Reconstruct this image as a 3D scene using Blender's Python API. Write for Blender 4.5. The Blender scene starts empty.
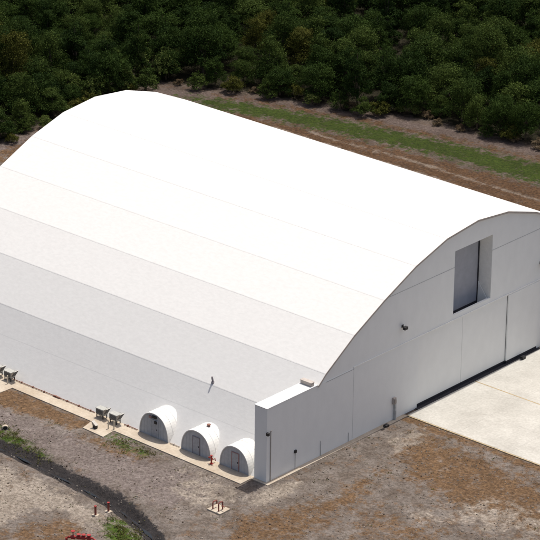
import bpy, bmesh, math, random
import numpy as np
from mathutils import Vector, Matrix, noise
R = math.radians
S = bpy.context.scene
C = S.collection
random.seed(7); rng = np.random.default_rng(11)

# ------------------------------------------------------------------ camera, sky, sun, exposure
cam = bpy.data.objects.new('camera', bpy.data.cameras.new('camera'))
C.objects.link(cam); S.camera = cam
cr = Vector((0.75002738, 0.66130086, 0.01183677)); cu = Vector((-0.2639044, 0.28280646, 0.92215778))
cf = Vector((-0.60647622, 0.69476736, -0.38663279))
m = Matrix((cr, cu, -cf)).transposed().to_4x4(); m.translation = Vector((205.65688, -235.42605, 156.65094))
cam.matrix_world = m
cam.data.sensor_width = 36; cam.data.lens = 209.79; cam.data.clip_start = 5; cam.data.clip_end = 8000
S.render.resolution_x = 1024; S.render.resolution_y = 1024

SUN = Vector((-0.028, 0.36, 1.0)).normalized()
W = bpy.data.worlds.new('World'); S.world = W; W.use_nodes = True
wn = W.node_tree; bg = wn.nodes['Background']
sky = wn.nodes.new('ShaderNodeTexSky'); sky.sky_type = 'NISHITA'; sky.sun_disc = False
sky.sun_elevation = math.asin(SUN.z); sky.sun_rotation = math.atan2(SUN.x, SUN.y)
sky.air_density = 1.0; sky.dust_density = 5.0; sky.ozone_density = 0.2
wn.links.new(sky.outputs[0], bg.inputs[0]); bg.inputs[1].default_value = 0.10
sl = bpy.data.lights.new('sun', 'SUN'); sl.energy = 3.45; sl.angle = R(0.5); sl.color = (1.0, 0.95, 0.87)
so = bpy.data.objects.new('sun', sl); C.objects.link(so)
so.rotation_euler = (-SUN).to_track_quat('-Z', 'Y').to_euler(); so.location = (0, 0, 200)
S.view_settings.view_transform = 'Standard'; S.view_settings.look = 'None'
S.view_settings.gamma = 1; S.view_settings.use_curve_mapping = False
S.view_settings.exposure = 0.22

# ------------------------------------------------------------------ helpers
def tag(o, label=None, cat=None, group=None, kind=None):
    if label: o['label'] = label
    if cat: o['category'] = cat
    if group: o['group'] = group
    if kind: o['kind'] = kind
    return o
def empty(name, loc=(0, 0, 0), rz=0):
    o = bpy.data.objects.new(name, None); C.objects.link(o); o.location = loc; o.rotation_euler = (0, 0, rz)
    o.empty_display_size = .5
    return o
def copy_tree(o, parent=None):
    c = o.copy(); C.objects.link(c); c.parent = parent
    for ch in list(o.children): copy_tree(ch, c)
    return c
class MB:
    def __init__(s): s.v = []; s.f = []; s.mi = []
    def add(s, vs, fs, mi=0):
        n = len(s.v); s.v += [tuple(v) for v in vs]; s.f += [tuple(i + n for i in f) for f in fs]; s.mi += [mi] * len(fs)
        return s
    def box(s, x0, x1, y0, y1, z0, z1, mi=0):
        v = [(x, y, z) for z in (z0, z1) for y in (y0, y1) for x in (x0, x1)]
        return s.add(v, [(0, 2, 3, 1), (4, 5, 7, 6), (0, 1, 5, 4), (2, 6, 7, 3), (0, 4, 6, 2), (1, 3, 7, 5)], mi)
    def prism(s, pts, axis, a, b, mi=0):
        """pts: 2-D outline; axis 'x': (y,z), 'y': (x,z), 'z': (x,y); extruded a..b"""
        def p(q, t): return (t, q[0], q[1]) if axis == 'x' else (q[0], t, q[1]) if axis == 'y' else (q[0], q[1], t)
        n = len(pts)
        v = [p(q, a) for q in pts] + [p(q, b) for q in pts]
        f = [tuple(range(n))[::-1], tuple(range(n, 2 * n))] + [(i, (i + 1) % n, n + (i + 1) % n, n + i) for i in range(n)]
        return s.add(v, f, mi)
    def tube(s, pts, r, n=8, mi=0, r1=None):
        pts = [Vector(p) for p in pts]; vs = []; fs = []
        for i, p in enumerate(pts):
            d = (pts[min(i + 1, len(pts) - 1)] - pts[max(i - 1, 0)]).normalized()
            a = d.orthogonal().normalized() if abs(d.z) > .9 else d.cross(Vector((0, 0, 1))).normalized()
            b = d.cross(a)
            rr = r if r1 is None else r + (r1 - r) * i / (len(pts) - 1)
            for k in range(n):
                t = 2 * math.pi * k / n; vs.append(p + (a * math.cos(t) + b * math.sin(t)) * rr)
        for i in range(len(pts) - 1):
            for k in range(n): fs.append((i * n + k, i * n + (k + 1) % n, (i + 1) * n + (k + 1) % n, (i + 1) * n + k))
        fs.append(tuple(range(n))[::-1]); fs.append(tuple((len(pts) - 1) * n + k for k in range(n)))
        return s.add(vs, fs, mi)
    def build(s, name, mats, parent=None, bevel=0, smooth=False):
        me = bpy.data.meshes.new(name); me.from_pydata(s.v, [], s.f)
        for mt in (mats if isinstance(mats, (list, tuple)) else [mats]): me.materials.append(mt)
        me.polygons.foreach_set('material_index', s.mi)
        bm = bmesh.new(); bm.from_mesh(me); bmesh.ops.recalc_face_normals(bm, faces=bm.faces)
        bm.to_mesh(me); bm.free()
        if smooth: me.polygons.foreach_set('use_smooth', [True] * len(me.polygons))
        o = bpy.data.objects.new(name, me); C.objects.link(o); o.parent = parent
        if bevel:
            b = o.modifiers.new('bevel', 'BEVEL'); b.width = bevel; b.segments = 2; b.limit_method = 'ANGLE'
        return o

def mat(name, col, rough=.6, var=.12, scale=1.5, bump=0, bscale=8, metal=0, col2=None, streak=0, spec=.3, stretch=None):
    m = bpy.data.materials.new(name); m.use_nodes = True; nt = m.node_tree; N = nt.nodes; L = nt.links
    b = N['Principled BSDF']; b.inputs['Roughness'].default_value = rough; b.inputs['Metallic'].default_value = metal
    b.inputs['Specular IOR Level'].default_value = spec
    tc = N.new('ShaderNodeTexCoord'); mp = N.new('ShaderNodeMapping'); L.new(tc.outputs['Object'], mp.inputs[0])
    if stretch: mp.inputs['Scale'].default_value = stretch
    nz = N.new('ShaderNodeTexNoise'); nz.inputs['Scale'].default_value = scale; nz.inputs['Detail'].default_value = 7
    nz.inputs['Roughness'].default_value = .62
    L.new(mp.outputs[0], nz.inputs[0])
    rp = N.new('ShaderNodeValToRGB'); L.new(nz.outputs[0], rp.inputs[0])
    c2 = col2 or tuple(c * (1 - 2 * var) for c in col)
    c1 = tuple(min(1, c * (1 + var * .5)) for c in col)
    rp.color_ramp.elements[0].position = .3; rp.color_ramp.elements[1].position = .68
    rp.color_ramp.elements[0].color = (*c2, 1); rp.color_ramp.elements[1].color = (*c1, 1)
    L.new(rp.outputs[0], b.inputs['Base Color'])
    if bump:
        n2 = N.new('ShaderNodeTexNoise'); n2.inputs['Scale'].default_value = bscale; n2.inputs['Detail'].default_value = 5
        L.new(tc.outputs['Object'], n2.inputs[0]); bp = N.new('ShaderNodeBump'); bp.inputs['Strength'].default_value = 1
        bp.inputs['Distance'].default_value = bump; L.new(n2.outputs[0], bp.inputs['Height']); L.new(bp.outputs[0], b.inputs['Normal'])
    return m

M = {}
M['roof'] = mat('white_membrane', (.735, .728, .71), .6, .035, 3.2, .005, 6, stretch=(.5, 1, 1))
M['seam'] = mat('seam_tape', (.68, .675, .66), .6, .05, 2)
M['wall'] = mat('white_wall', (.83, .84, .825), .6, .02, .8, .006, 5, stretch=(1, 1, .6))
M['wingtop'] = mat('white_parapet', (.80, .80, .79), .5, .02, 1)
M['door'] = mat('white_door', (.84, .845, .825), .5, .02, .7, .006, 4, stretch=(1, 1, .6))
M['joint'] = mat('joint', (.5, .51, .51), .6, .1, 2)
M['trim'] = mat('eave_trim', (.48, .43, .39), .6, .1, 2)
M['ledge'] = mat('ledge_white', (.86, .86, .83), .5, .05, 2)
M['skirt'] = mat('dark_strip', (.035, .035, .045), .6, .2, 3)
M['bluepanel'] = mat('blue_grey_panel', (.40, .41, .45), .5, .06, 1)
M['hut'] = mat('hut_white', (.80, .79, .76), .5, .05, 1.2, .015, 4)
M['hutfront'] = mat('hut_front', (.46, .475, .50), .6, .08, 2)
M['hutdoor'] = mat('hut_door', (.40, .41, .44), .5, .1, 3)
M['frame'] = mat('frame_dark', (.26, .24, .26), .5, .1, 3)
M['redframe'] = mat('frame_red_brown', (.34, .2, .19), .5, .1, 3)
M['rust'] = mat('rust', (.17, .065, .045), .8, .25, 3, col2=(.25, .15, .12))
M['red'] = mat('red_paint', (.36, .04, .035), .4, .15, 4)
M['dullred'] = mat('dull_red_paint', (.28, .085, .065), .6, .2, 4)
M['grey'] = mat('unit_grey', (.42, .42, .39), .5, .1, 3)
M['dark'] = mat('dark_metal', (.035, .033, .035), .5, .2, 4)
M['postwhite'] = mat('cream_post', (.62, .56, .45), .5, .1, 4)
M['metal'] = mat('galvanised', (.42, .40, .37), .45, .1, 4, metal=.4)
M['bark'] = mat('bark', (.11, .085, .06), .9, .3, 4)
M['stone'] = mat('stone', (.26, .23, .2), .9, .3, .7)

def concrete(name, base, stain, orange=0.0):
    m = bpy.data.materials.new(name); m.use_nodes = True; nt = m.node_tree; N = nt.nodes; L = nt.links
    b = N['Principled BSDF']; b.inputs['Roughness'].default_value = .85; b.inputs['Specular IOR Level'].default_value = .2
    tc = N.new('ShaderNodeTexCoord')
    def nz(sc, det=6, ro=.6):
        n = N.new('ShaderNodeTexNoise'); n.inputs['Scale'].default_value = sc; n.inputs['Detail'].default_value = det
        n.inputs['Roughness'].default_value = ro; L.new(tc.outputs['Object'], n.inputs[0]); return n.outputs[0]
    def ramp(i, a, c, ca, cb):
        r = N.new('ShaderNodeValToRGB'); r.color_ramp.elements[0].position = a; r.color_ramp.elements[1].position = c
        r.color_ramp.elements[0].color = (*ca, 1); r.color_ramp.elements[1].color = (*cb, 1); L.new(i, r.inputs[0]); return r.outputs[0]
    c1 = ramp(nz(.22), .35, .65, stain, base)
    m1 = N.new('ShaderNodeMix'); m1.data_type = 'RGBA'; m1.blend_type = 'MULTIPLY'; m1.inputs[0].default_value = 1
    L.new(c1, m1.inputs[6]); L.new(ramp(nz(3.5, 8, .7), .3, .7, (.80, .79, .78), (1.08, 1.08, 1.08)), m1.inputs[7])
    L.new(m1.outputs[2], b.inputs['Base Color'])
    return m
M['apron'] = concrete('apron_concrete', (.53, .515, .475), (.43, .415, .38))
M['slab'] = concrete('slab_concrete', (.52, .46, .38), (.42, .35, .27))
M['orangeline'] = mat('stained_joint', (.44, .35, .22), .9, .2, 2)

# ------------------------------------------------------------------ ground
def seg_d(P, poly):
    """distance of points P (n,2) from a polyline"""
    d = np.full(len(P), 1e9)
    for a, b in zip(poly[:-1], poly[1:]):
        a = np.array(a, float); b = np.array(b, float); ab = b - a
        t = np.clip(((P - a) @ ab) / (ab @ ab), 0, 1); q = a + t[:, None] * ab
        d = np.minimum(d, np.hypot(*(P - q).T))
    return d
def inside(P, poly):
    x, y = P.T; r = np.zeros(len(P), bool); n = len(poly)
    for i in range(n):
        x1, y1 = poly[i]; x2, y2 = poly[(i + 1) % n]
        c = ((y1 > y) != (y2 > y)) & (x < (x2 - x1) * (y - y1) / (y2 - y1 + 1e-12) + x1); r ^= c
    return r
def soft(P, poly, w):
    """1 inside, falling through .5 at the outline to 0 w metres outside"""
    d = seg_d(P, poly + [poly[0]]); s = np.where(inside(P, poly), d, -d)
    return np.clip(.5 + s / (2 * w), 0, 1)
def band(P, line, half, w):
    return np.clip(.5 + (half - seg_d(P, line)) / (2 * w), 0, 1)

DITCH = [(-70, -14.2), (-50, -13.6), (-31.9, -13.3), (-28.7, -13.3), (-24.6, -13.4), (-21, -13.75), (-16.8, -13.95), (-12.4, -14.4), (-8.3, -15.0),
         (-4.3, -16.1), (-1.2, -17.3), (1.8, -19.2), (4.5, -21.5), (9, -26), (16, -34), (28, -48), (50, -75)]
TREE_EDGE = [(-100, 20), (-99, 40), (-98.2, 52), (-98.2, 60), (-99.5, 70), (-100, 80), (-99.0, 89.2), (-93, 91.4), (-87, 94), (-80, 97),
             (-70, 98.6), (-64, 102.6), (-56, 103.4), (-46, 105), (-38, 107), (-20, 112), (0, 117), (25, 122)]
def axis(lo, hi, st, far):
    a = list(np.arange(lo, hi + 1e-6, st)); l = [lo - d for d in (4, 12, 30, 80, 200, 500, 1200, far)][::-1]
    return np.array(l + a + [hi + d for d in (4, 12, 30, 80, 200, 500, 1200, far)])
xs = axis(-105, 34, .45, 3500); ys_ = list(axis(-40, 30, .4, 3500)); ys_ = [y for y in ys_ if y <= 30.1] + list(np.arange(31, 118, .8)) + [122, 130, 150, 190, 300, 600, 1400, 3500]
ys = np.array(ys_)
XX, YY = np.meshgrid(xs, ys); P = np.stack([XX.ravel(), YY.ravel()], 1)
dd = seg_d(P, DITCH)
nzv = np.array([noise.noise(Vector((x * .35, y * .35, 0))) + .5 * noise.noise(Vector((x * 1.1, y * 1.1, 3))) for x, y in P])
nlow = np.array([noise.noise(Vector((x * .12, y * .12, 7))) for x, y in P])
near_b = np.clip((np.maximum(np.maximum(-63 - P[:, 0], P[:, 0] - 1), np.maximum(-1 - P[:, 1], P[:, 1] - 74))) / 4, 0, 1)
dw = dd + nzv * .35
Z = nzv * .05 * near_b + nlow * .12 * near_b - .75 * np.clip(1 - dw / 1.9, 0, 1) ** 1.3 + .12 * np.exp(-((dw - 2.6) / .8) ** 2)
apron_m = (P[:, 0] > -.5) & (P[:, 1] > 23.6) & (P[:, 1] < 50.6)
Z = np.where(apron_m, -.06, Z)
me = bpy.data.meshes.new('ground')
nx, ny = len(xs), len(ys)
idx = np.arange(nx * ny).reshape(ny, nx)
F = np.stack([idx[:-1, :-1], idx[:-1, 1:], idx[1:, 1:], idx[1:, :-1]], -1).reshape(-1, 4)
me.from_pydata(np.column_stack([P, Z]).tolist(), [], F.tolist())
def layer(name, v):
    a = me.attributes.new(name, 'FLOAT', 'POINT'); a.data.foreach_set('value', np.asarray(v, np.float32))
mx = np.maximum
green = mx.reduce([.6 * soft(P, [(-21.3, -2.2), (-13.5, -3.0), (-14.5, -4.6), (-20.6, -5.0)], 1.0),
                   .7 * soft(P, [(-36, -9.6), (-30, -9.9), (-25, -11.2), (-21.5, -12.3), (-23, -12.9), (-29.5, -12.6), (-36, -12.6)], .9),
                   .9 * soft(P, [(-6.8, -18.4), (-5.6, -17.2), (-1, -18.6), (0, -21), (-2.9, -22)], 1.2),
                   .6 * band(P, [(-1, -20), (4, -25), (10, -32)], 1.0, 1.2),
                   .95 * soft(P, [(-94, 86.6), (-89.5, 89.6), (-81.3, 92.6), (-69.4, 95.6), (-54.6, 98.6), (-38, 100.8), (0, 107), (25, 112), (25, 104), (-15, 98.5), (-32.9, 94.5), (-50.3, 93.6), (-64.8, 91.2), (-77.9, 88.4), (-86.6, 86.2)], 2.0)])
orange = mx.reduce([1.0 * soft(P, [(-60, -1.8), (-25, -2.0), (-24.5, -4.2), (-29, -5.2), (-36.5, -6.1), (-60, -6.5)], .9),
                    .6 * soft(P, [(-22, -4), (-13, -4), (-14, -6), (-24, -6.2)], 1.2),
                    .75 * soft(P, [(-23, -19), (-20, -19), (-16.5, -22), (-17, -27), (-24, -28)], 2),
                    .75 * soft(P, [(-10.5, -21.2), (-8.6, -19.8), (-5, -23), (-6, -30), (-14, -29)], 1.6),
                    .9 * soft(P, [(4.2, 21.5), (12.3, 21.6), (23.4, 20.0), (30, 15), (30, 10), (21.5, 9.5), (11, 12.0), (6, 15)], 2.2),
                    .8 * soft(P, [(2.6, -9.5), (5, -4), (7.5, 1.5), (7.2, 11), (9.5, 6), (11, -1), (12, -9), (7, -14)], 2.0),
                    .6 * soft(P, [(14, -4), (24, -2), (22, 6), (12, 4)], 3),
                    .9 * band(P, [(-1, 23.4), (60, 23.1)], .7, .5), .9 * band(P, [(-1, 50.8), (60, 50.8)], 1.4, .8),
                    .9 * band(P, [(-61, 75.4), (0, 76)], 3.5, 2), .95 * soft(P, [(-100, 82), (-92, 85), (-65, 90.5), (-33, 93.7), (20, 99), (20, 72), (-100, 70)], 1.5),
                    .6 * band(P, [(-90, 91), (-81, 94), (-69, 97.2), (-50, 100.6), (-38, 102.2), (0, 108)], 1.0, .8),
                    .9 * band(P, [(-64, 40), (-66, 60), (-66, 76)], 3, 2),
                    .8 * band(P, [(-93, 40), (-95, 53), (-95, 66), (-94, 80)], 1.6, 1.0)])
sand = mx.reduce([.85 * soft(P, [(-60, -16.9), (-25, -16.9), (-15.5, -16.8), (-9, -17.4), (-5, -19.5), (-3.5, -21), (-7, -21), (-12, -20.6), (-15, -23), (-13, -30), (-60, -32)], 1.3),
                  .8 * soft(P, [(3.2, 18), (3.9, 21.9), (6, 20), (6, 15.8)], 1.4), 1.0 * soft(P, [(.9, -3.0), (1.2, .6), (2.6, 2.6), (3.9, -.2), (3.4, -4.6), (1.8, -5)], .7),
                  .55 * soft(P, [(-9, -3), (0, -3.4), (1, -10), (-6, -9)], 2), .6 * soft(P, [(17, 5), (29, 9), (32, 16), (21, 14)], 2.5),
                  1. * band(P, [(-75, 84.0), (-57, 84.2), (-22, 82.9), (10, 82)], .5, .35), 1. * band(P, [(-75, 86.2), (-57, 86.4), (-22, 85.1), (10, 84.2)], .4, .35), .9 * band(P, [(-70, 88.6), (-45, 89.6), (-22, 89.5)], .3, .3), .6 * band(P, [(-70, 84.2), (-45, 85.2), (-15, 86)], .4, .35)])
mud = band(P, [(a, b + .1) for a, b in DITCH], 1.15, .35)
mudg = .72 * band(P, [(-31, -12.4), (-24, -12.3), (-17, -12.8), (-10, -13.1), (-5, -14.8), (0, -17.2), (4, -20.2)], .5, .5)
mud = mx(mud, mudg)
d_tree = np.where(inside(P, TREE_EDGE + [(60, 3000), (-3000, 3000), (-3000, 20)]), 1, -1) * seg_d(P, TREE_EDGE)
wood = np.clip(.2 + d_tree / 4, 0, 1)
violet = mx.reduce([.8 * soft(P, [(-60, -6.4), (-36, -5.8), (-20, -5.6), (-8, -3.2), (-4, -4.4), (-3, -12), (-10, -12.8), (-24, -11.6), (-36, -10), (-60, -10)], 1.6),
                    .9 * band(P, [(-97, 40), (-97, 66), (-97, 86), (-91, 90.6), (-80, 94.8), (-69, 98.8), (-54, 102), (-38, 105), (0, 112)], 1.5, 1.0)])
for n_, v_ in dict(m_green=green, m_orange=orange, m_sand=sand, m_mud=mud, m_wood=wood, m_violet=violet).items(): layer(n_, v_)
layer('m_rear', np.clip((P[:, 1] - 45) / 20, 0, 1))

gm = bpy.data.materials.new('ground'); gm.use_nodes = True; nt = gm.node_tree; N = nt.nodes; L = nt.links
b = N['Principled BSDF']; b.inputs['Specular IOR Level'].default_value = .15
geo = N.new('ShaderNodeNewGeometry')
def nz(sc, det=6, ro=.6, off=0):
    n = N.new('ShaderNodeTexNoise'); n.inputs['Scale'].default_value = sc; n.inputs['Detail'].default_value = det; n.inputs['Roughness'].default_value = ro
    mp = N.new('ShaderNodeMapping'); mp.inputs['Location'].default_value = (off, off * 1.7, off * .3)
    L.new(geo.outputs['Position'], mp.inputs[0]); L.new(mp.outputs[0], n.inputs[0]); return n.outputs[0]
def ramp(i, a, c, ca, cb):
    r = N.new('ShaderNodeValToRGB'); r.color_ramp.elements[0].position = a; r.color_ramp.elements[1].position = c
    r.color_ramp.elements[0].color = (*ca, 1); r.color_ramp.elements[1].color = (*cb, 1); L.new(i, r.inputs[0]); return r.outputs[0]
def mixc(f, a, c, mode='MIX'):
    x = N.new('ShaderNodeMix'); x.data_type = 'RGBA'; x.blend_type = mode
    if isinstance(f, float): x.inputs[0].default_value = f
    else: L.new(f, x.inputs[0])
    for s_, q in ((6, a), (7, c)):
        if isinstance(q, tuple): x.inputs[s_].default_value = (*q, 1)
        else: L.new(q, x.inputs[s_])
    return x.outputs[2]
def mth(op, a, c=0.0, clamp=False):
    x = N.new('ShaderNodeMath'); x.operation = op; x.use_clamp = clamp
    for s_, q in ((0, a), (1, c)):
        if isinstance(q, (int, float)): x.inputs[s_].default_value = q
        else: L.new(q, x.inputs[s_])
    return x.outputs[0]
def attr(n_):
    a = N.new('ShaderNodeAttribute'); a.attribute_name = n_; return a.outputs['Fac']
def msk(n_, no, k=2.2, sharp=5.0):
    """mask roughened by noise: clamp((attr + (noise-.5)*k - .5)*sharp + .5)"""
    v = mth('ADD', attr(n_), mth('MULTIPLY', mth('SUBTRACT', no, .5), k))
    z = mth('GREATER_THAN', attr(n_), .02)
    return mth('MULTIPLY', mth('ADD', mth('MULTIPLY', mth('SUBTRACT', v, .5), sharp), .5, True), z)
nA, nB, nC, nD = nz(.45, 8, .65), nz(.9, 8, .68, 31), nz(2.4, 6, .7, 57), nz(7, 4, .7, 77)
gcol = ramp(nA, .38, .62, (.122, .100, .085), (.190, .167, .152))
gcol = mixc(ramp(nz(.6, 8, .7, 91), .56, .64, (0, 0, 0), (.6, .6, .6)), gcol, (.155, .095, .055))
gcol = mixc(msk('m_violet', nB, 2.0, 2.5), gcol, ramp(nC, .35, .65, (.125, .100, .095), (.205, .178, .165)))
gcol = mixc(msk('m_orange', nz(.8, 9, .78, 43), 4.2, 1.8), gcol, ramp(nC, .35, .66, (.080, .050, .030), (.19, .118, .065)))
gcol = mixc(msk('m_sand', nz(.7, 9, .78, 13), 3.4, 2), gcol, ramp(nC, .33, .62, (.20, .17, .14), (.33, .29, .25)))
gcol = mixc(msk('m_green', nz(.8, 9, .76, 17), 3.4, 2.5), gcol, ramp(nC, .35, .68, (.030, .062, .008), (.075, .110, .018)))
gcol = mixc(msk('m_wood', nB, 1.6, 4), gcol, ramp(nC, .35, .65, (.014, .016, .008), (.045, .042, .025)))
mud_f = msk('m_mud', nz(1.3, 9, .78, 61), 2.0, 5)
gcol = mixc(mud_f, gcol, ramp(nC, .35, .7, (.012, .010, .011), (.04, .034, .033)))
gcol = mixc(mth('SUBTRACT', 1.0, mth('MULTIPLY', mud_f, .6)), gcol, ramp(nz(3.0, 9, .86, 7), .36, .65, (.42, .40, .38), (1.5, 1.5, 1.5)), 'MULTIPLY')
gcol = mixc(1.0, gcol, ramp(nz(.35, 5, .6, 23), .3, .7, (.82, .80, .78), (1.15, 1.15, 1.15)), 'MULTIPLY')
# scattered debris specks, pale and dark
spk = ramp(nz(3.2, 3, .8, 101), .70, .74, (0, 0, 0), (.8, .8, .8)); gcol = mixc(mth('MULTIPLY', spk, mth('SUBTRACT', 1.0, mud_f)), gcol, (.30, .27, .24))
spk2 = ramp(nz(2.7, 3, .8, 141), .68, .73, (0, 0, 0), (.75, .75, .75)); gcol = mixc(spk2, gcol, (.055, .04, .03))
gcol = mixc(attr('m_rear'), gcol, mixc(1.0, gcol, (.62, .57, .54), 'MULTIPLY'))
L.new(gcol, b.inputs['Base Color'])
L.new(mth('SUBTRACT', .95, mth('MULTIPLY', mud_f, .45)), b.inputs['Roughness'])
bp = N.new('ShaderNodeBump'); bp.inputs['Distance'].default_value = .16; bp.inputs['Strength'].default_value = .8
L.new(mth('ADD', nC, mth('MULTIPLY', nD, .4)), bp.inputs['Height']); L.new(bp.outputs[0], b.inputs['Normal'])
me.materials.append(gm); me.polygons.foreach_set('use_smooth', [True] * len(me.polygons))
tag(bpy.data.objects.new('ground', me), kind='structure'); C.objects.link(bpy.data.objects['ground'])
def gz(x, y):
    i = min(max(np.searchsorted(xs, x) - 1, 0), nx - 2); j = min(max(np.searchsorted(ys, y) - 1, 0), ny - 2)
    return float(Z[j * nx + i] + Z[(j + 1) * nx + i + 1]) / 2

# wet trickle in the ditch
wm = bpy.data.materials.new('ditch_water'); wm.use_nodes = True; wb = wm.node_tree.nodes['Principled BSDF']
wb.inputs['Base Color'].default_value = (.012, .016, .022, 1); wb.inputs['Roughness'].default_value = .45; wb.inputs['Specular IOR Level'].default_value = .2
w = MB(); pv = []
pts = [Vector((a, b_, -.52)) for a, b_ in DITCH[1:14]]
fine = []
for a, c in zip(pts[:-1], pts[1:]):
    n_ = max(2, int((c - a).length / .5)); fine += [a.lerp(c, k / n_) for k in range(n_)]
for i, p_ in enumerate(fine):
    d = (fine[min(i + 1, len(fine) - 1)] - fine[max(i - 1, 0)]).normalized(); s_ = Vector((-d.y, d.x, 0))
    h = max(.01, .05 + .34 * noise.noise(Vector((i * .23, 0, 0)))); pv += [p_ + s_ * h, p_ - s_ * h]
w.add(pv, [(2 * i, 2 * i + 1, 2 * i + 3, 2 * i + 2) for i in range(len(fine) - 1)])
tag(w.build('ditch_water', wm), kind='structure')

# ------------------------------------------------------------------ concrete: apron, path, footing
AY0, AY1 = 24.15, 50.0
a = MB()
xj = [0.45, 7.6, 15.2, 22.8, 30.4, 38, 60]
for y0, y1 in ((AY0 + .14, 30.6), (30.6, 36.96), (37.04, 43.5), (43.5, AY1 - .12)):
    for x0, x1 in zip(xj[:-1], xj[1:]):
        a.box(x0 + .004, x1 - .004, y0 + .004, y1 - .004, -.2, .05)
tag(a.build('concrete_apron', M['apron']), kind='structure')
a = MB(); a.box(.45, 60, AY0 - .05, AY0 + .14, -.2, .035); a.box(.45, 60, AY1 - .12, AY1 + .1, -.2, .035); a.box(.45, 60, 36.9, 37.1, .046, .054)
tag(a.build('apron_joint_filler', M['orangeline']), kind='structure')
a = MB()
a.prism([(-62, .6), (-62, -1.75), (-43.6, -1.75), (-43.6, -3.7), (-38.5, -3.7), (-38.4, -1.75), (-25.2, -1.95), (-24.7, -3.85), (-21.3, -4.0), (-21.55, -2.0), (-1.85, -2.25), (-1.85, .6)], 'z', -.2, .10)
tag(a.build('concrete_path', M['slab'], bevel=.02), kind='structure')
a = MB(); a.box(-1.84, .62, -.45, -.005, -.2, .06); a.box(.005, .62, .0, 24.1, -.2, .06); a.box(.005, .62, 50.1, 73.6, -.2, .06)
tag(a.build('footing_strip', M['slab']), kind='structure')

# ------------------------------------------------------------------ the hangar
LEN = 62.2
half = [(0.0, 0.0), (5.2, 6.12), (9.72, 10.05), (14.6, 13.2), (19.8, 15.85), (25.4, 18.35), (31.0, 20.05), (36.8, 20.65)]
prof = half + [(73.6 - y, z) for y, z in half[-2::-1]]
def prof_z(y):
    for (a0, z0), (a1, z1) in zip(prof[:-1], prof[1:]):
        if a0 <= y <= a1: return z0 + (z1 - z0) * (y - a0) / (a1 - a0)
H1 = 9.0
def prof_y(z):      # left side
    for (a0, z0), (a1, z1) in zip(half[:-1], half[1:]):
        if z0 <= z <= z1: return a0 + (a1 - a0) * (z - z0) / (z1 - z0)
yw = prof_y(H1)
hang = empty('hangar', (-31, 36.6, 0))
tag(hang, 'huge white barrel roofed hangar with grey shaded end wall and tall sliding doors', 'hangar')
def hb(mb, name, mats, **k):
    o = mb.build(name, mats, None, **k); o.parent = hang; o.matrix_parent_inverse = Matrix.Translation((31, -36.6, 0)); return o
# roof: facets as lapped panels, each upper one riding 2 cm over the lower
rf = MB()
pr = [(yy_, zz_) for yy_, zz_ in prof]
ywi = [(yw, H1)]; full = [half[0], half[1], (yw, H1)] + half[2:]
full = full + [(73.6 - y, z) for y, z in full[-2::-1]]
T = .25
for i in range(len(full) - 1):
    (y0, z0), (y1, z1) = full[i], full[i + 1]
    low = max(z0, z1) <= H1 + 1e-6
    x1 = -1.81 if low else .12
    d = Vector((y1 - y0, z1 - z0)).normalized(); nrm = Vector((-d.y, d.x))
    q = [(y0, z0), (y1, z1), (y1 - nrm.x * T, z1 - nrm.y * T), (y0 - nrm.x * T, z0 - nrm.y * T)]
    q[2] = (y1 + (36.8 - y1) * .006, z1 - T); q[3] = (y0 + (36.8 - y0) * .006, z0 - (T if z0 > 0 else 0))
    rf.prism(q, 'x', -LEN, x1)
roof = hb(rf, 'roof', M['roof'])
sm = MB()
def seam_at(y0, z0, d, wdt, lift, x1):
    nrm = Vector((-d.y, d.x))
    a0 = (y0 - d.x * wdt / 2 + nrm.x * lift, z0 - d.y * wdt / 2 + nrm.y * lift); a1 = (y0 + d.x * wdt / 2 + nrm.x * lift, z0 + d.y * wdt / 2 + nrm.y * lift)
    c1 = (a1[0] - nrm.x * .08, a1[1] - nrm.y * .08); c0 = (a0[0] - nrm.x * .08, a0[1] - nrm.y * .08)
    sm.prism([a0, a1, c1, c0], 'x', -LEN, x1)
for i in range(1, len(half) - 1):
    (ya, za), (yb, zb), (yc, zc) = half[i - 1], half[i], half[i + 1]
    d = Vector((yc - ya, zc - za)).normalized(); seam_at(yb, yb * 0 + zb, d, .12, .005, -1.82 if zb < 9 else .10)
d0 = Vector((half[1][0], half[1][1])).normalized(); seam_at(2.95, 2.95 * 6.12 / 5.2, d0, .05, .004, -1.82)
hb(sm, 'roof_seam', M['seam'])
# lower wall and wings
lw = MB()
DY0, DY1 = 26.5, 49.6
lw.prism([(0, 0), (yw - .0, 0), (yw, H1), (0, H1)], 'x', -1.8, 0)
lw.prism([(73.6, 0), (73.6, H1), (73.6 - yw, H1), (73.6 - yw, 0)], 'x', -1.8, 0)
lw.box(-.35, 0, yw + .001, DY0, 0, H1); lw.box(-.35, 0, DY1, 73.6 - yw - .001, 0, H1)
lw.box(-.5, -.30, DY0 + .001, DY1 - .001, 0, H1)
hb(lw, 'lower_wall', M['wall'])
for ca, cb_ in ((-.04, yw - .02), (73.6 - yw + .05, 73.64)):
    cp = MB(); cp.box(-1.84, .04, ca, cb_, H1 + .003, H1 + .07); hb(cp, 'parapet_coping', M['wingtop'])
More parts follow.
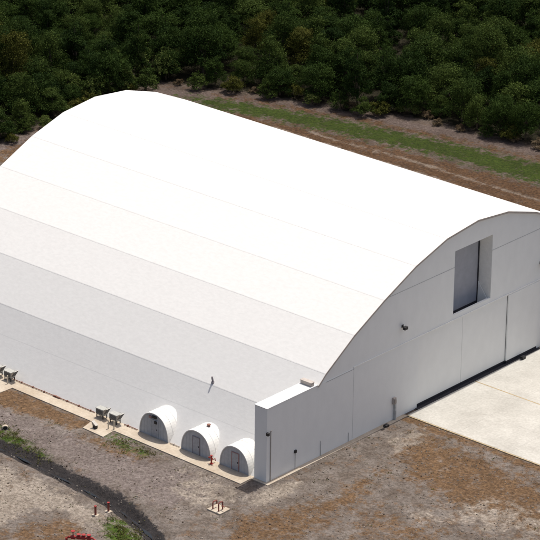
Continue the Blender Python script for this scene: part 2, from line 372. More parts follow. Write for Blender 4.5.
# upper gable with the tail door recess
WY0, WY1, WZ0, WZ1 = 32.85, 40.0, 9.72, 17.85
gx0, gx1 = -.36, -.05
ug = MB()
def under(y0, y1, zb):
    pts_ = [(y0, zb)] + [(y1, zb)] + [(y1, prof_z(y1) - .02)] + [(y, z - .02) for y, z in reversed(prof) if y0 < y < y1] + [(y0, prof_z(y0) - .02)]
    if abs(pts_[-1][1] - zb) < .05: pts_.pop()
    return pts_
ug.prism(under(yw + .05, WY0, H1 + .004), 'x', gx0, gx1); ug.prism(under(WY1, 73.6 - yw - .05, H1 + .004), 'x', gx0, gx1)
ug.prism([(WY0 + .001, H1 + .004), (WY1 - .001, H1 + .004), (WY1 - .001, WZ0), (WY0 + .001, WZ0)], 'x', gx0, gx1)
ug.prism(under(WY0 + .001, WY1 - .001, WZ1), 'x', gx0, gx1)
# reveal walls behind the opening
D = 2.05
ug.box(-D, gx0 - .002, WY0 - .12, WY0, WZ0 - 1.5, WZ1 + .12)
rj = MB(); rj.box(-D, gx0 - .002, WY1 - .002, WY1 + .12, WZ0 - 1.5, WZ1 + .12); rj.box(gx0 - .002, gx1 - .002, WY1 - .003, WY1 - .0005, WZ0, WZ1); hb(rj, 'reveal', M['ledge'])
ug.box(-D, gx0 - .002, WY0 + .002, WY1 - .002, WZ1, WZ1 + .12); ug.box(-D, -.52, WY0 + .002, WY1 - .004, WZ0 - 1.5, WZ0 - 1.38)
hb(ug, 'gable_wall', M['wall'])
td = MB(); td.box(-D - .1, -D + .06, WY0 + .003, WY1 - .005, WZ0 - .8, WZ1 - .003)
tdo = hb(td, 'tail_door', M['bluepanel'])
tk = MB(); tk.box(-D - .1, -D + .12, WY0 + .004, WY1 - .006, WZ0 - 1.37, WZ0 - .81); tk.box(-D + .061, -D + .14, WY1 - .2, WY1 - .006, WZ0 - .8, WZ1 - .004)  # dark strips along the bottom and right edge of the tail door
hb(tk, 'tail_door_dark_edge', M['skirt'])
sp = MB(); sp.prism([(-D + .2, WZ0 - 1.3), (-.45, WZ0 - 1.3), (-.45, WZ0 - .2), (-D + .2, WZ0 + 1.7)], 'y', WY1 - .16, WY1 - .06)
hb(sp, 'reveal_gusset', M['door'])
# horizontal panel joints of the gable, ledge at door head
yl = prof[4][0] + .2
for q_ in ((gx1, gx1 + .018, yl, WY0 - .02, 15.81, 15.87), (gx1, gx1 + .018, WY1 + .02, 73.6 - yl, 15.81, 15.87),
           (.001, .008, 14.8, 14.83, .3, H1), (.001, .008, 58.4, 58.43, .3, H1), (.001, .02, 10.0, 14.78, H1 - .13, H1 - .06)):
    jt = MB(); jt.box(*q_); hb(jt, 'panel_joint', M['joint'])
lg = MB(); lg.box(-.04, .045, 14.8, 58.4, H1 + .002, H1 + .17)
hb(lg, 'door_head_ledge', M['ledge'])
# eave trim along the gable edge
et = MB()
fu = [(yw, H1)] + [q for q in prof if q[1] > H1] + [(73.6 - yw, H1)]
for (y0, z0), (y1, z1) in zip(fu[:-1], fu[1:]):
    et.prism([(y0, z0 + .03), (y1, z1 + .03), (y1, z1 - .20), (y0, z0 - .20)], 'x', .122, .17)
hb(et, 'eave_trim', M['trim'])
# sliding doors
for y0, y1, x in ((26.52, 34.86, -.12), (34.90, 43.44, -.12), (43.48, 49.55, .10)):
    dp = MB(); dp.box(x - .17, x, y0, y1, .42, H1 - .02)
    d_ = hb(dp, 'sliding_door', M['door'])
    sk = MB(); sk.box(x - .12, x - .03, y0 + .01, y1 - .01, .04, .418); s_ = sk.build('door_seal', M['skirt']); s_.parent = d_
    s_.matrix_parent_inverse = (d_.matrix_world).inverted() if False else Matrix.Identity(4)
tr = MB(); tr.box(-.34, .40, DY0 - .3, DY1 + .3, .0, .058); tr.box(-.05, -.0, DY0, DY1, .06, .10); tr.box(.2, .25, DY0, DY1, .06, .10)
hb(tr, 'door_track', M['skirt'])
# wall fittings
def lamp(y, z):
    l_ = MB(); l_.tube([(gx1, y, z), (.35, y, z + .05)], .04); l_.box(.25, .62, y - .28, y + .28, z - .25, z + .1); l_.box(gx1, gx1 + .06, y - .12, y + .2, z - .15, z + .2)
    h = hb(l_, 'wall_floodlight', M['dark'], bevel=.02)
    return h
lamp(23.4, 11.4); lamp(49.7, 11.3)
cd = MB(); cd.tube([(.05, .62, .1), (.05, .62, 6.15)], .045); cd.tube([(.05, .62, 6.15), (.3, .55, 6.3)], .05)
hb(cd, 'conduit', M['metal'])
cb = MB(); cb.box(.0, .34, -.18, .12, 5.85, 6.2); hb(cb, 'security_camera', M['dark'], bevel=.02)
cb = MB(); cb.box(.0, .16, 4.66, 4.96, 2.0, 2.35); cb.tube([(.06, 4.8, 2.0), (.06, 4.8, .1)], .02); hb(cb, 'junction_box', M['dark'])
cd = MB(); cd.tube([(.05, 9.2, .1), (.05, 9.2, 1.9)], .035); hb(cd, 'conduit', M['joint'])
cd = MB(); cd.tube([(.05, 14.1, .1), (.05, 14.1, 1.2)], .03); hb(cd, 'conduit', M['joint'])
for y in (22.1, 50.9):
    e = MB(); e.box(.0, .3, y - .22, y + .22, 2.1, 2.9); e.box(.3, .42, y - .12, y + .14, 2.2, 2.7); bx_ = hb(e, 'control_box', M['trim'] if y < 30 else M['grey'], bevel=.02)
    e = MB(); e.box(.0, .24, y + .05, y + .3, .06, 2.1); e.box(.24, .3, y + .1, y + .25, .06, 1.2); hb(e, 'cable_duct', M['joint'] if y < 30 else M['frame'])
# scupper box on the parapet where it meets the roof
sc = MB(); sc.box(-1.75, -.15, yw - .95, yw - .4, H1 + .072, H1 + .5); sc.box(-1.8, -.1, yw - 1.0, yw - .35, H1 + .502, H1 + .56)
hb(sc, 'scupper_box', M['trim'], bevel=.03)
# vent stub on the lowest roof facet
vs = MB(); zv = 6.5; yv = prof_y(6.3); vs.tube([(-13, yv + .1, 6.2), (-13, yv - .1, 6.95), (-12.95, yv - .15, 7.15)], .11); vs.tube([(-13, yv + .05, 6.25), (-13, yv - .02, 6.45)], .2)
hb(vs, 'vent_pipe', M['frame'])
# back wall
bw = MB(); bw.prism([(y, max(z - .03, 0)) for y, z in prof], 'x', -LEN + .01, -LEN + .3); hb(bw, 'rear_wall', M['wall'])
# service line along the foot of the roof
for x0, x1, m_ in ((-41, -26.4, 'rust'), (-21.7, -19.6, 'rust'), (-14.5, -13.0, 'trim')):
    c_ = MB(); c_.tube([(x0, -.12, .2), ((x0 + x1) / 2, -.12, .21), (x1, -.12, .19)], .05)
    k = x0 + .6
    while k < x1: c_.box(k - .06, k + .06, -.22, -.02, .1, .3); k += 1.9
    hb(c_, 'service_pipe', M[m_])
rp_ = MB(); rp_.box(-33.2, -32.1, -.22, -.05, .1, .28); hb(rp_, 'pipe_box', M['rust'])

# ------------------------------------------------------------------ arched huts against the long side
def hut(x, H, wd, lab, doorx, dw, framem, extra):
    h = empty('arched_hut', (x, -.2, .1)); tag(h, lab, 'hut', 'white arched huts along the long side of the hangar')
    n_ = 26; def_p = []
    for k in range(n_ + 1):
        t = math.pi * k / n_; c_, s_ = math.cos(t), max(0.0, math.sin(t))
        def_p.append((math.copysign(abs(c_) ** .88, c_) * wd / 2, s_ ** .92 * H))
    sh = MB(); inn = [(a_ * .965, b_ * .965) for a_, b_ in def_p]
    for k in range(n_):
        o0, o1, i0, i1 = def_p[k], def_p[k + 1], inn[k], inn[k + 1]
        sh.prism([o0, o1, i1, i0], 'y', 0, 3.1)
    for yy in (.9, 1.8, 2.6):
        for k in range(n_):
            o0, o1 = def_p[k], def_p[k + 1]; q = 1.008
            sh.prism([(o0[0] * q, o0[1] * q), (o1[0] * q, o1[1] * q), o1, o0], 'y', yy, yy + .07)
    sh.build('shell', M['hut'], h)
    fr = MB(); fr.prism([(a_ * .962, b_ * .962) for a_, b_ in def_p], 'y', .10, .18)
    for k in range(-4, 5):
        xx = k * .5
        if abs(xx - doorx) < dw / 2 + .08: continue
        zt = H * .93 * max(0, 1 - (abs(xx) * 2 / wd) ** 2.1) ** .5
        fr.box(xx - .012, xx + .012, .085, .098, .05, zt)
    fr.build('front_wall', M['hutfront'], h)
    dr = MB(); dr.box(doorx - dw / 2, doorx + dw / 2, .05, .095, .06, 2.1); do = dr.build('door', M['hutdoor'], h)
    f2 = MB(); f2.box(doorx - dw / 2 - .09, doorx - dw / 2, .03, .098, .02, 2.19); f2.box(doorx + dw / 2, doorx + dw / 2 + .09, .03, .098, .02, 2.19); f2.box(doorx - dw / 2, doorx + dw / 2, .03, .098, 2.1, 2.19)
    f2.build('door_frame', framem, h)
    hd = MB(); hd.box(doorx + dw / 2 - .14, doorx + dw / 2 - .06, .0, .049, .95, 1.12); hd.build('handle', M['dark'], do)
    for (ex, ez, ew, eh, em) in extra:
        v_ = MB(); v_.box(ex - ew / 2, ex + ew / 2, -.06, .099, ez - eh / 2, ez + eh / 2); v_.build('vent', M[em], h, bevel=.015)
    return h
h1 = hut(-16.98, 3.0, 4.55, 'white arched hut nearest the twin air units, with two dark vents above its door', .1, .95, M['hutfront'],
         [(-.55, 2.42, .34, .3, 'redframe'), (.1, 2.55, .62, .3, 'dark'), (.3, 1.95, .36, .34, 'dark')])
h2 = hut(-10.45, 2.95, 4.6, 'white arched hut in the middle of the row with dark framed door', .0, .95, M['frame'], [])
h3 = hut(-4.62, 2.9, 4.45, 'white arched hut beside the tall wing wall with brown framed door', .1, .95, M['redframe'], [])
v = MB(); v.tube([(.25, 1.9, 2.85), (.25, 1.9, 3.12)], .16, 10); v.tube([(.25, 1.9, 3.12), (.25, 1.9, 3.18)], .24, 10); v.build('roof_vent', M['rust'], h2)

# red standpipe between huts
st = empty('standpipe', (-7.55, -.75, .1)); tag(st, 'red fire standpipe between the middle hut and the hut by the wing wall', 'standpipe')
v = MB(); v.tube([(0, 0, 0), (0, 0, .95)], .09, 10); v.tube([(0, 0, 0), (0, 0, .06)], .22, 10); v.tube([(-.3, 0, .7), (.3, 0, .7)], .085, 8); v.tube([(0, 0, .95), (0, 0, 1.05)], .14, 10); v.build('riser', M['red'], st)
v = MB(); v.tube([(.3, 0, .7), (.38, 0, .7)], .12, 8); v.build('cap', M['postwhite'], st); v = MB(); v.tube([(-.3, 0, .7), (-.38, 0, .7)], .12, 8); v.build('cap', M['dullred'], st)
v = MB(); v.tube([(0, .1, .45), (.05, .55, .45), (.05, .6, .2)], .07); v.build('elbow', M['red'], st)

# air units on the path
def air_unit(x, y, lab):
    u_ = empty('air_unit', (x, y, .1)); tag(u_, lab, 'air unit', 'grey air units by the concrete pads')
    v = MB(); v.box(-.8, .55, -.42, .42, .5, 1.22); v.box(-.84, .59, -.46, .46, 1.222, 1.28); v.build('cabinet', M['grey'], u_, bevel=.02)
    v = MB()
    for k in range(6): v.box(-.7, .45, -.44, -.422, .58 + k * .095, .63 + k * .095)
    v.build('louver', M['dark'], u_)
    v = MB(); v.prism([(.552, .72), (.60, .72), (1.12, 1.5), (1.06, 1.52), (.552, 1.2)], 'y', -.40, .40); v.build('intake_hood', M['metal'], u_)
    v = MB(); v.prism([(.61, .70), (1.16, 1.48), (1.13, 1.5), (.58, .72)], 'y', -.38, .38); v.build('hood_screen', M['dark'], u_)
    for sx in (-.68, .42):
        for sy in (-.34, .34):
            v = MB(); v.box(sx - .05, sx + .05, sy - .05, sy + .05, 0, .498); v.build('leg', M['dark'], u_)
    v = MB(); v.box(-.72, .47, -.36, .36, .40, .498); v.build('base_frame', M['dark'], u_)
    v = MB(); v.tube([(-.3, .42, .8), (-.3, .8, .8), (-.3, 1.1, .95)], .09); v.build('duct', M['grey'], u_)
    return u_
a1 = air_unit(-24.9, -.4, 'grey air unit in the right hand pair, farther from the arched huts')
for x, lab in ((-23.55, 'grey air unit in the right hand pair, closer to the arched huts'), (-43.0, 'grey air unit cut by the left edge of the photo'), (-40.9, 'grey air unit near the left edge, right one of the left hand pair')):
    c_ = copy_tree(a1); c_.location.x = x + .8; c_.scale = (.9, .9, .95); c_['label'] = lab
a1.scale = (.9, .9, .95)
def post(x, y, lab):
    o = MB().tube([(0, 0, 0), (0, 0, 1.05)], .075, 10).tube([(0, 0, 1.05), (0, 0, 1.1)], .05, 10).build('bollard', M['postwhite']); o.location = (x, y, .1)
    tag(o, lab, 'bollard', 'cream bollards in front of the air units')
post(-22.35, -2.05, 'cream bollard before the right hand air units, left of its pair'); post(-21.75, -1.75, 'cream bollard before the right hand air units, right of its pair')
post(-39.6, -1.35, 'cream bollard in front of the air units at the left edge')
e_ = empty('pump_box', (-23.55, -3.0, .1)); tag(e_, 'small dark pump box on the square concrete pad', 'pump box')
MB().box(-.25, .25, -.18, .18, 0, .42).build('housing', M['dark'], e_, bevel=.03)
MB().prism([(-.3, .42), (.3, .42), (-.34, .85), (-.4, .83)], 'y', -.2, .2).build('lid', M['metal'], e_)

# ------------------------------------------------------------------ foreground pipes and posts
def red_post(x, y, lab):
    e = empty('marker_post', (x, y, gz(x, y) - .05)); tag(e, lab, 'marker post', 'red marker posts beyond the ditch')
    MB().tube([(0, 0, 0), (0, 0, 1.1)], .12, 10).build('post', M['dullred'], e); MB().tube([(0, 0, 1.1), (0, 0, 1.18)], .15, 10).build('cap', M['red'], e)
    MB().box(-.35, .35, -.3, .3, 0, .12).build('footing', M['slab'], e, bevel=.02)
red_post(-8.35, -18.5, 'short red post on the pale sand, the left one of two')
red_post(-8.0, -16.85, 'short red post on the pale sand, closer to the ditch')
e = empty('pipe_stand', (.55, -8.45, gz(.55, -8.45))); tag(e, 'concrete pad with two dull red pipe hoops on the gravel before the huts', 'pipe stand')
v = MB(); v.box(-.95, .95, -.85, .85, -.15, .16); v.build('pad', M['slab'], e, bevel=.03)
for x0, h_ in ((-.45, 1.0), (.4, 1.15)):
    v = MB(); v.tube([(x0, -.45, .16), (x0, -.45, h_ - .12), (x0, -.36, h_), (x0, .1, h_), (x0, .2, h_ - .12), (x0, .2, .55 if x0 < 0 else .16)], .075, 8); v.build('hoop', M['dullred'], e)
v = MB(); v.tube([(.4, .0, .65), (.85, .0, .65)], .06, 8); v.build('arm', M['dullred'], e)
# red valve set at the bottom edge of the picture
e = empty('valve_set', (-4.3, -25.1, gz(-4.3, -25.1) - .05)); tag(e, 'bright red valve pipes at the bottom edge of the photo', 'valve set')
v = MB(); v.tube([(-1.3, -.6, .0), (-1.3, -.6, 1.05), (-1.1, -.45, 1.2), (1.0, 1.0, 1.2), (1.2, 1.15, 1.05), (1.2, 1.15, 0)], .13, 10); v.build('main_pipe', M['red'], e)
for t_ in (.18, .42, .62, .85):
    px, py = -1.1 + 2.1 * t_, -.45 + 1.45 * t_
    v = MB(); v.tube([(px, py, 1.1), (px, py, 1.55 if t_ != .18 else 1.9)], .06, 8); v.build('valve_stem', M['red'], e)
    zt = 1.55 if t_ != .18 else 1.9
    v = MB(); v.tube([(px, py, zt), (px, py, zt + .05)], .24, 12); v.build('hand_wheel', M['red'], e)
    v = MB(); v.tube([(px - .18, py - .13, 1.2), (px + .18, py + .13, 1.2)], .22, 10); v.build('valve_body', M['red'], e)
# white culvert mouth at the left edge
e = empty('culvert_mouth', (-30.9, -10.2, gz(-30.9, -10.2))); e.rotation_euler = (0, 0, R(50)); e.scale = (.62, .6, .5); tag(e, 'white concrete culvert mouth with a dark hole at the left edge', 'culvert')
v = MB(); n_ = 18
ring = [(math.cos(2 * math.pi * k / n_), math.sin(2 * math.pi * k / n_)) for k in range(n_)]
for k in range(n_):
    a_, c_ = ring[k], ring[(k + 1) % n_]
    v.prism([(a_[0] * .62, .38 + a_[1] * .62), (c_[0] * .62, .38 + c_[1] * .62), (c_[0] * .42, .38 + c_[1] * .42), (a_[0] * .42, .38 + a_[1] * .42)], 'y', -.15, .5)
v.build('pipe_ring', M['slab'], e)
v = MB(); v.prism([(a_[0] * .42, .38 + a_[1] * .42) for a_ in ring], 'y', .0, .1); v.build('hole', M['dark'], e)  # solid dark disc: shade inside the pipe is put into its colour
# small things on the apron edge
o = MB().box(-.22, .22, -.3, .3, 0, .35).box(-.12, .12, -.45, .45, .1, .2).build('door_stop', M['dark'], bevel=.03); o.location = (.75, 46.0, .05)
tag(o, 'small dark door stop on the apron in front of the right hand door', 'door stop')
o = MB().box(-.22, .22, -.3, .3, 0, .28).box(-.12, .12, -.45, .45, .05, .15).build('drain_box', M['dark'], bevel=.03); o.location = (.6, 20.2, .0)
tag(o, 'small dark drain box on the footing left of the apron', 'drain box')

# ------------------------------------------------------------------ loose stones, weeds
def scatter_ok(x, y): return not (x < .7 and y > -2.6) and not (x < 61 and x > -.5 and y > 24.0)
v = MB(); cnt = 0
while cnt < 9000:
    x = random.uniform(-45, 33); y = random.uniform(-32, 24)
    if not scatter_ok(x, y) or (x < -20 and -4.2 < y): continue
    dn = noise.noise(Vector((x * .3, y * .3, 5)))
    if dn < random.uniform(-.5, .5): continue
    s_ = random.choice((.03, .04, .04, .05, .05, .06, .07, .11)) * random.uniform(.7, 1.3); z = gz(x, y)
    th = random.uniform(0, 6.3); vv = []
    for k in range(5):
        t_ = th + k * 1.2566; rr = s_ * random.uniform(.7, 1.3); vv.append((x + rr * math.cos(t_), y + rr * math.sin(t_), z - .03))
    vv += [(a_[0] * .6 + x * .4, a_[1] * .6 + y * .4, z + s_ * random.uniform(.4, .8)) for a_ in vv[:5]]
    v.add(vv, [(k, (k + 1) % 5, 5 + (k + 1) % 5, 5 + k) for k in range(5)] + [(5, 6, 7, 8, 9)], random.choice((0, 0, 1))); cnt += 1
tag(v.build('gravel', [M['stone'], mat('dark_stone', (.10, .07, .05), .9, .3, .7)]), 'loose pale and brown stones strewn over the bare ground', 'gravel', kind='stuff')

def leafmat(name, c, c2, tr=.22):
    m = bpy.data.materials.new(name); m.use_nodes = True; nt = m.node_tree; N = nt.nodes; L = nt.links
    b = N['Principled BSDF']; b.inputs['Roughness'].default_value = .8; b.inputs['Specular IOR Level'].default_value = .06
    oi = N.new('ShaderNodeObjectInfo'); at = N.new('ShaderNodeAttribute'); at.attribute_name = 'tint'
    ad = N.new('ShaderNodeMath'); ad.operation = 'MULTIPLY_ADD'; ad.inputs[1].default_value = .5; L.new(oi.outputs['Random'], ad.inputs[0])
    mu = N.new('ShaderNodeMath'); mu.operation = 'MULTIPLY'; mu.inputs[1].default_value = .5; L.new(at.outputs['Fac'], mu.inputs[0]); L.new(mu.outputs[0], ad.inputs[2])
    rp = N.new('ShaderNodeValToRGB'); rp.color_ramp.elements[0].color = (*c, 1); rp.color_ramp.elements[1].color = (*c2, 1)
    rp.color_ramp.elements[0].position = .15; rp.color_ramp.elements[1].position = .95
    L.new(ad.outputs[0], rp.inputs[0]); L.new(rp.outputs[0], b.inputs['Base Color'])
    t = N.new('ShaderNodeBsdfTranslucent'); L.new(rp.outputs[0], t.inputs[0]); mx_ = N.new('ShaderNodeMixShader'); mx_.inputs[0].default_value = tr
    out = N['Material Output']; L.new(b.outputs[0], mx_.inputs[1]); L.new(t.outputs[0], mx_.inputs[2]); L.new(mx_.outputs[0], out.inputs[0])
    return m
LM = dict(dark=leafmat('leaf_dark', (.010, .023, .005), (.044, .074, .015)),
          mid=leafmat('leaf_mid', (.016, .034, .007), (.076, .108, .024)),
          olive=leafmat('leaf_olive', (.036, .042, .008), (.105, .106, .022)),
          light=leafmat('leaf_light', (.070, .10, .022), (.15, .18, .055)),
          dry=leafmat('leaf_dry', (.12, .085, .05), (.22, .17, .11)),
          weed=leafmat('leaf_weed', (.06, .065, .018), (.17, .155, .055)))
def leaf_mesh(name, cen, nor, size, tint, m):
    n_ = len(cen); nor = nor
    a = np.cross(nor, rng.normal(size=(n_, 3))); a /= np.linalg.norm(a, axis=1)[:, None] + 1e-9
    b_ = np.cross(nor, a); s_ = size[:, None]
    asp = rng.uniform(.5, .95, (n_, 1))
    V = np.stack([cen - a * s_ * .5 , cen - b_ * s_ * asp * .5 + nor * s_ * .1, cen + a * s_ * .5, cen + b_ * s_ * asp * .5 + nor * s_ * .1], 1).reshape(-1, 3)
    me = bpy.data.meshes.new(name); me.vertices.add(4 * n_); me.vertices.foreach_set('co', V.ravel())
    me.loops.add(4 * n_); me.loops.foreach_set('vertex_index', np.arange(4 * n_)); me.polygons.add(n_)
    me.polygons.foreach_set('loop_start', np.arange(n_) * 4); me.polygons.foreach_set('loop_total', np.full(n_, 4))
    me.update(calc_edges=True)
    at = me.attributes.new('tint', 'FLOAT', 'POINT'); at.data.foreach_set('value', np.repeat(tint, 4).astype(np.float32))
    me.materials.append(m); return me
def crown_mesh(rad, h0, h1, nl, nleaf, m, lsz=.21, spread=1.0):
    """uneven crown of many small leaf clumps around lobes"""
    cs, ns, ss, ts = [], [], [], []
    lob = []
    for k in range(nl):
        t = random.uniform(0, 6.283); u = random.random() ** .6; r_ = rad * u * .72 * spread
        zc = h0 + (h1 - h0) * (.25 + .60 * (1 - u * u) + random.uniform(-.12, .12))
        lob.append((r_ * math.cos(t), r_ * math.sin(t), zc, rad * random.choice((.16, .22, .28, .34, .42)), random.random()))
    for k in range(5):
        t = 1.256 * k + random.random(); lob.append((rad * .62 * math.cos(t), rad * .62 * math.sin(t), h0 + (h1 - h0) * random.uniform(.16, .34), rad * .36, random.random() * .6))
    lob.append((0, 0, h0 + (h1 - h0) * .45, rad * .55, .4))
    w_ = np.array([l[3] ** 2 for l in lob]); w_ /= w_.sum()
    for (lx, ly, lz, lr, tn), ww in zip(lob, w_):
        # twig tufts on each lobe
        nt_ = max(6, int(nleaf * ww / 24))
        d = rng.normal(size=(nt_, 3)); d[:, 2] = np.where(d[:, 2] < -.35, -d[:, 2], d[:, 2]); d /= np.linalg.norm(d, axis=1)[:, None]
        tc_ = np.array((lx, ly, lz)) + d * lr * rng.uniform(.7, 1.22, (nt_, 1)) * np.array((1, 1, .82))
        tt = rng.uniform(-.4, .4, nt_) + tn
        k = 24
        c_ = np.repeat(tc_, k, 0) + rng.normal(size=(nt_ * k, 3)) * np.array((.27, .27, .17)) * (rad / 3.2)
        dn = np.repeat(d, k, 0) + rng.normal(size=(nt_ * k, 3)) * .8 + np.array((0, 0, .25)); dn /= np.linalg.norm(dn, axis=1)[:, None]
        cs.append(c_); ns.append(dn); ss.append(rng.uniform(.55, 1.25, nt_ * k) * lsz); ts.append(np.clip(np.repeat(tt, k) + rng.uniform(-.15, .15, nt_ * k), 0, 1))
    cs = np.concatenate(cs); cs[:, 2] = np.maximum(cs[:, 2], .1)
    return leaf_mesh('crown', cs, np.concatenate(ns), np.concatenate(ss), np.concatenate(ts), m), lob
def make_tree(kind, rad, h0, h1, nl, nleaf, m, lsz=.21):
    me, lob = crown_mesh(rad, h0, h1, nl, nleaf, m, lsz)
    root = empty(kind); cr_ = bpy.data.objects.new('crown', me); C.objects.link(cr_); cr_.parent = root
    t = MB(); zt = h0 + (h1 - h0) * .45
    lean = random.uniform(-.3, .3)
    t.tube([(0, 0, -.3), (lean * .3, 0, zt * .4), (lean, lean * .5, zt)], .20 * rad / 3, 7, r1=.09 * rad / 3)
    for l in lob[:7]: t.tube([(lean * .5, 0, zt * .5), (l[0] * .5, l[1] * .5, (zt * .6 + l[2] * .4)), (l[0], l[1], l[2])], .09 * rad / 3, 5, r1=.03)
    t.build('trunk', M['bark'], root)
    return root
protos = []
for kd, rad, h0, h1, nl, nf, mm in [(a_[0], a_[1], .1, a_[3], a_[4] + 6, int(a_[5] * 2.9), a_[6]) for a_ in (('broadleaf_tree', 3.3, .8, 7.0, 16, 3800, 'dark'), ('broadleaf_tree', 2.7, .7, 6.0, 12, 3000, 'dark'), ('broadleaf_tree', 3.6, 1.0, 7.6, 19, 4400, 'mid'),
                                    ('broadleaf_tree', 2.8, .6, 5.8, 12, 2800, 'mid'), ('broadleaf_tree', 3.0, .8, 6.8, 14, 3200, 'olive'), ('broadleaf_tree', 2.4, .5, 8.2, 13, 3000, 'dark'),
                                    ('broadleaf_tree', 3.2, .6, 5.4, 16, 3400, 'mid'))]:
    protos.append(make_tree(kd, rad, h0, h1, nl, nf, LM[mm]))
shrubs = [make_tree('shrub', 1.7, .1, 2.6, 9, 3200, LM['olive'], .17), make_tree('shrub', 1.4, .1, 2.2, 8, 2600, LM['light'], .16),
          make_tree('shrub', 1.9, .1, 3.2, 10, 3600, LM['mid'], .18), make_tree('shrub', 1.2, .05, 1.5, 7, 1400, LM['dry'], .14)]
for q in protos + shrubs: q['_p'] = 1
used = set()
def place(pro, x, y, s_, lab, cat, grp, sz=1.0):
    if pro.name in used: o = copy_tree(pro)
    else: o = pro; used.add(pro.name)
    if '_p' in o: del o['_p']
    o.location = (x, y, gz(x, y) - .05); o.rotation_euler = (0, 0, random.uniform(0, 6.28)); o.scale = (s_, s_, s_ * sz)
    tag(o, lab, cat, grp); return o
EDGE = [Vector(p_) for p_ in TREE_EDGE]
def in_view(x, y, z, mrg=12):
    d = Vector((x, y, z)) - m_cam; zz = d.dot(cf); u = 512 + 5968 * d.dot(cr) / zz; w_ = 512 - 5968 * d.dot(cu) / zz
    return -mrg < u < 1024 + mrg and -mrg < w_ < 1024 + mrg, zz
m_cam = cam.matrix_world.translation
wood_poly = TREE_EDGE + [(60, 200), (-60, 230), (-210, 150), (-230, 20)]
# positions by dart throwing
cand = []
WP = np.array([(random.uniform(-190, 25), random.uniform(22, 200)) for _ in range(60000)])
ok = inside(WP, wood_poly); ed = seg_d(WP, TREE_EDGE)
grid = {}
for (x, y), k, e_ in zip(WP, ok, ed):
    if not k or e_ < 2.0: continue
    g = (int(x // 4), int(y // 4)); bad = False
    for i in (-1, 0, 1):
        for j in (-1, 0, 1):
            for (a_, b_) in grid.get((g[0] + i, g[1] + j), ()):
                if (a_ - x) ** 2 + (b_ - y) ** 2 < 3.72 ** 2: bad = True
    if bad: continue
    grid.setdefault(g, []).append((x, y)); cand.append((x, y, e_))
vis = []; rest = []
for x, y, e_ in cand:
    v_, zz = in_view(x, y, 4, 50); ((vis if v_ else rest).append((x, y, e_, zz)))
vis.sort(key=lambda t: t[3]); rest += vis[290:]; vis = vis[:290]
print('TREES visible', len(vis), 'rest', len(rest))
for x, y, e_, zz in vis:
    nn = noise.noise(Vector((x * .06, y * .06, 2)))
    pool = protos[:2] + protos[5:6] + protos[:1] if nn < -.05 else (protos[:4] + protos[6:] if nn < .25 else protos[2:5] + protos[6:])
    if e_ < 6:
        lab, grp = 'dark leafy tree in the front row of the wood, facing the hangar', 'trees along the front of the wood'
    else: lab, grp = 'dark green tree inside the dense wood behind the hangar', 'trees inside the wood'
    s_ = random.uniform(.66, 1.15) * (.85 if e_ < 5 else 1)
    place(random.choice(pool), x, y, s_, lab, 'tree', grp, random.uniform(.8, 1.25))
# the wood outside the picture and beyond: one mass
cs = []; ns = []; ss = []; ts = []
pm = [q.children[0].data for q in protos[:4]]
rest = [r_ for r_ in rest if r_[0] > -185 and seg_d(np.array([[r_[0], r_[1]]]), TREE_EDGE)[0] < 70][:420]
allv = []; allf = 0; tints = []
for x, y, e_, zz in rest:
    pmesh = random.choice(pm); n_ = len(pmesh.vertices); co = np.empty(n_ * 3); pmesh.vertices.foreach_get('co', co); co = co.reshape(-1, 4, 3)
    ti = np.empty(n_, np.float32); pmesh.attributes['tint'].data.foreach_get('value', ti); ti = ti.reshape(-1, 4)
    sel = rng.random(len(co)) < .28; co = co[sel]; ti = ti[sel]
    c_ = co.mean(1, keepdims=True); co = c_ + (co - c_) * 1.9
    t_ = random.uniform(0, 6.28); rm = np.array([[math.cos(t_), math.sin(t_), 0], [-math.sin(t_), math.cos(t_), 0], [0, 0, 1]]); s_ = random.uniform(.85, 1.15)
    co = co @ rm * s_ + np.array((x, y, 0)); allv.append(co.reshape(-1, 3)); tints.append(ti.ravel())
V = np.concatenate(allv); tn = np.concatenate(tints); n_ = len(V) // 4
me2 = bpy.data.meshes.new('wood'); me2.vertices.add(4 * n_); me2.vertices.foreach_set('co', V.ravel()); me2.loops.add(4 * n_); me2.loops.foreach_set('vertex_index', np.arange(4 * n_))
me2.polygons.add(n_); me2.polygons.foreach_set('loop_start', np.arange(n_) * 4); me2.polygons.foreach_set('loop_total', np.full(n_, 4)); me2.update(calc_edges=True)
at = me2.attributes.new('tint', 'FLOAT', 'POINT'); at.data.foreach_set('value', tn); me2.materials.append(LM['dark'])
o = bpy.data.objects.new('distant_wood', me2); C.objects.link(o); tag(o, 'dark mass of the wood running on past the photo edges', 'wood', kind='stuff')
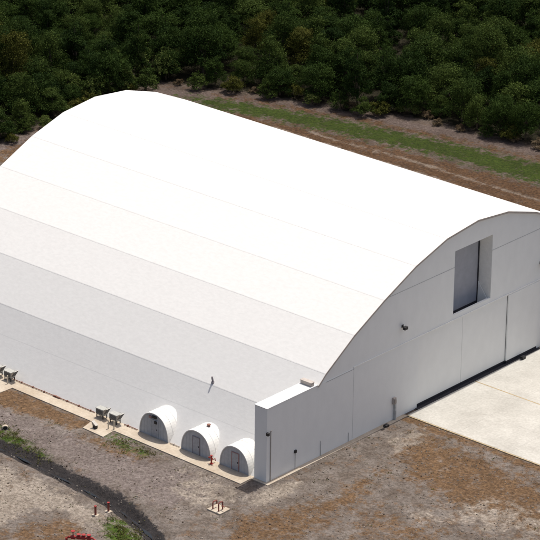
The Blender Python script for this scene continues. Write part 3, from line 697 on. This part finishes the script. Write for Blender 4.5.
# shrubs along the edge of the wood
def along(line, step):
    out = []
    for a_, b_ in zip(line[:-1], line[1:]):
        a_ = Vector(a_); b_ = Vector(b_); n_ = max(1, int((b_ - a_).length / step)); out += [a_.lerp(b_, (k + random.random() * .8) / n_) for k in range(n_)]
    return out
SL = {0: ('olive green shrub at the foot of the wood', 'olive shrubs edging the wood'), 1: ('pale yellow green shrub at the foot of the wood', 'pale shrubs edging the wood'),
      2: ('dark green shrub at the foot of the wood', 'dark shrubs edging the wood'), 3: ('low dry brown brush at the foot of the wood', 'dry brush edging the wood')}
for p_ in along(TREE_EDGE[1:16], 2.3):
    if random.random() < .12: continue
    k = random.choice((0, 0, 1, 1, 2, 2, 3, 3)); off = random.uniform(-.6, 2.2)
    x, y = p_.x - off * .35 + random.uniform(-.5, .5), p_.y + off * .9
    if p_.y < 88: x, y = p_.x - off, p_.y + random.uniform(-.8, .8)
    if not in_view(x, y, 1, 20)[0]: continue
    place(shrubs[k], x, y, random.uniform(.6, 1.1), SL[k][0], 'shrub', SL[k][1])
# pale shrubs seen in gaps of the canopy
for (x, y) in ((-103, 84), (-104, 88), (-107, 86), (-100.5, 91), (-106, 92), (-103, 94), (-109, 90), (-111, 95), (-101, 77), (-104, 74), (-38, 112), (-36, 116)):
    o = place(shrubs[1], x, y, random.uniform(1.1, 1.6), 'pale yellow green bush showing through the wood between darker trees', 'bush', 'pale bushes within the wood', 1.35)
for q in protos + shrubs:
    if q.name not in used:
        for c_ in list(q.children): bpy.data.objects.remove(c_)
        bpy.data.objects.remove(q)

# low weeds: one ground-cover mass, where the ground is green or orange
def attr_at(A, x, y):
    i = min(max(np.searchsorted(xs, x) - 1, 0), nx - 1); j = min(max(np.searchsorted(ys, y) - 1, 0), ny - 1); return A[j * nx + i]
cs, ns, ss, ts = [], [], [], []; cnt = 0
for _ in range(220000):
    if random.random() < .5: x, y = random.uniform(-45, 33), random.uniform(-32, 24)
    else: x, y = random.uniform(-98, -20), random.uniform(76, 112)
    if not scatter_ok(x, y) or (x < -20 and -4.2 < y < 2): continue
    g_ = attr_at(green, x, y); o_ = attr_at(orange, x, y)
    if random.random() > g_ * 1.1 + .006: continue
    if noise.noise(Vector((x * .8, y * .8, 9))) < -.1: continue
    k = 7; z = gz(x, y); sc_ = random.uniform(.5, 1.2)
    c_ = np.array((x, y, z + .06)) + rng.normal(size=(k, 3)) * np.array((.16, .16, .05)) * sc_
    d = rng.normal(size=(k, 3)); d[:, 2] = abs(d[:, 2]) * .8 + .3; d /= np.linalg.norm(d, axis=1)[:, None]
    cs.append(c_); ns.append(d); ss.append(rng.uniform(.08, .18, k) * sc_); ts.append(rng.uniform(0, 1, k)); cnt += 1
print('weeds', cnt)
mw = leaf_mesh('weeds', np.concatenate(cs), np.concatenate(ns), np.concatenate(ss), np.concatenate(ts), LM['weed'])
o = bpy.data.objects.new('weeds', mw); C.objects.link(o); tag(o, 'low green weeds growing in patches on the bare ground and in the rear grass strip', 'weeds', kind='stuff')
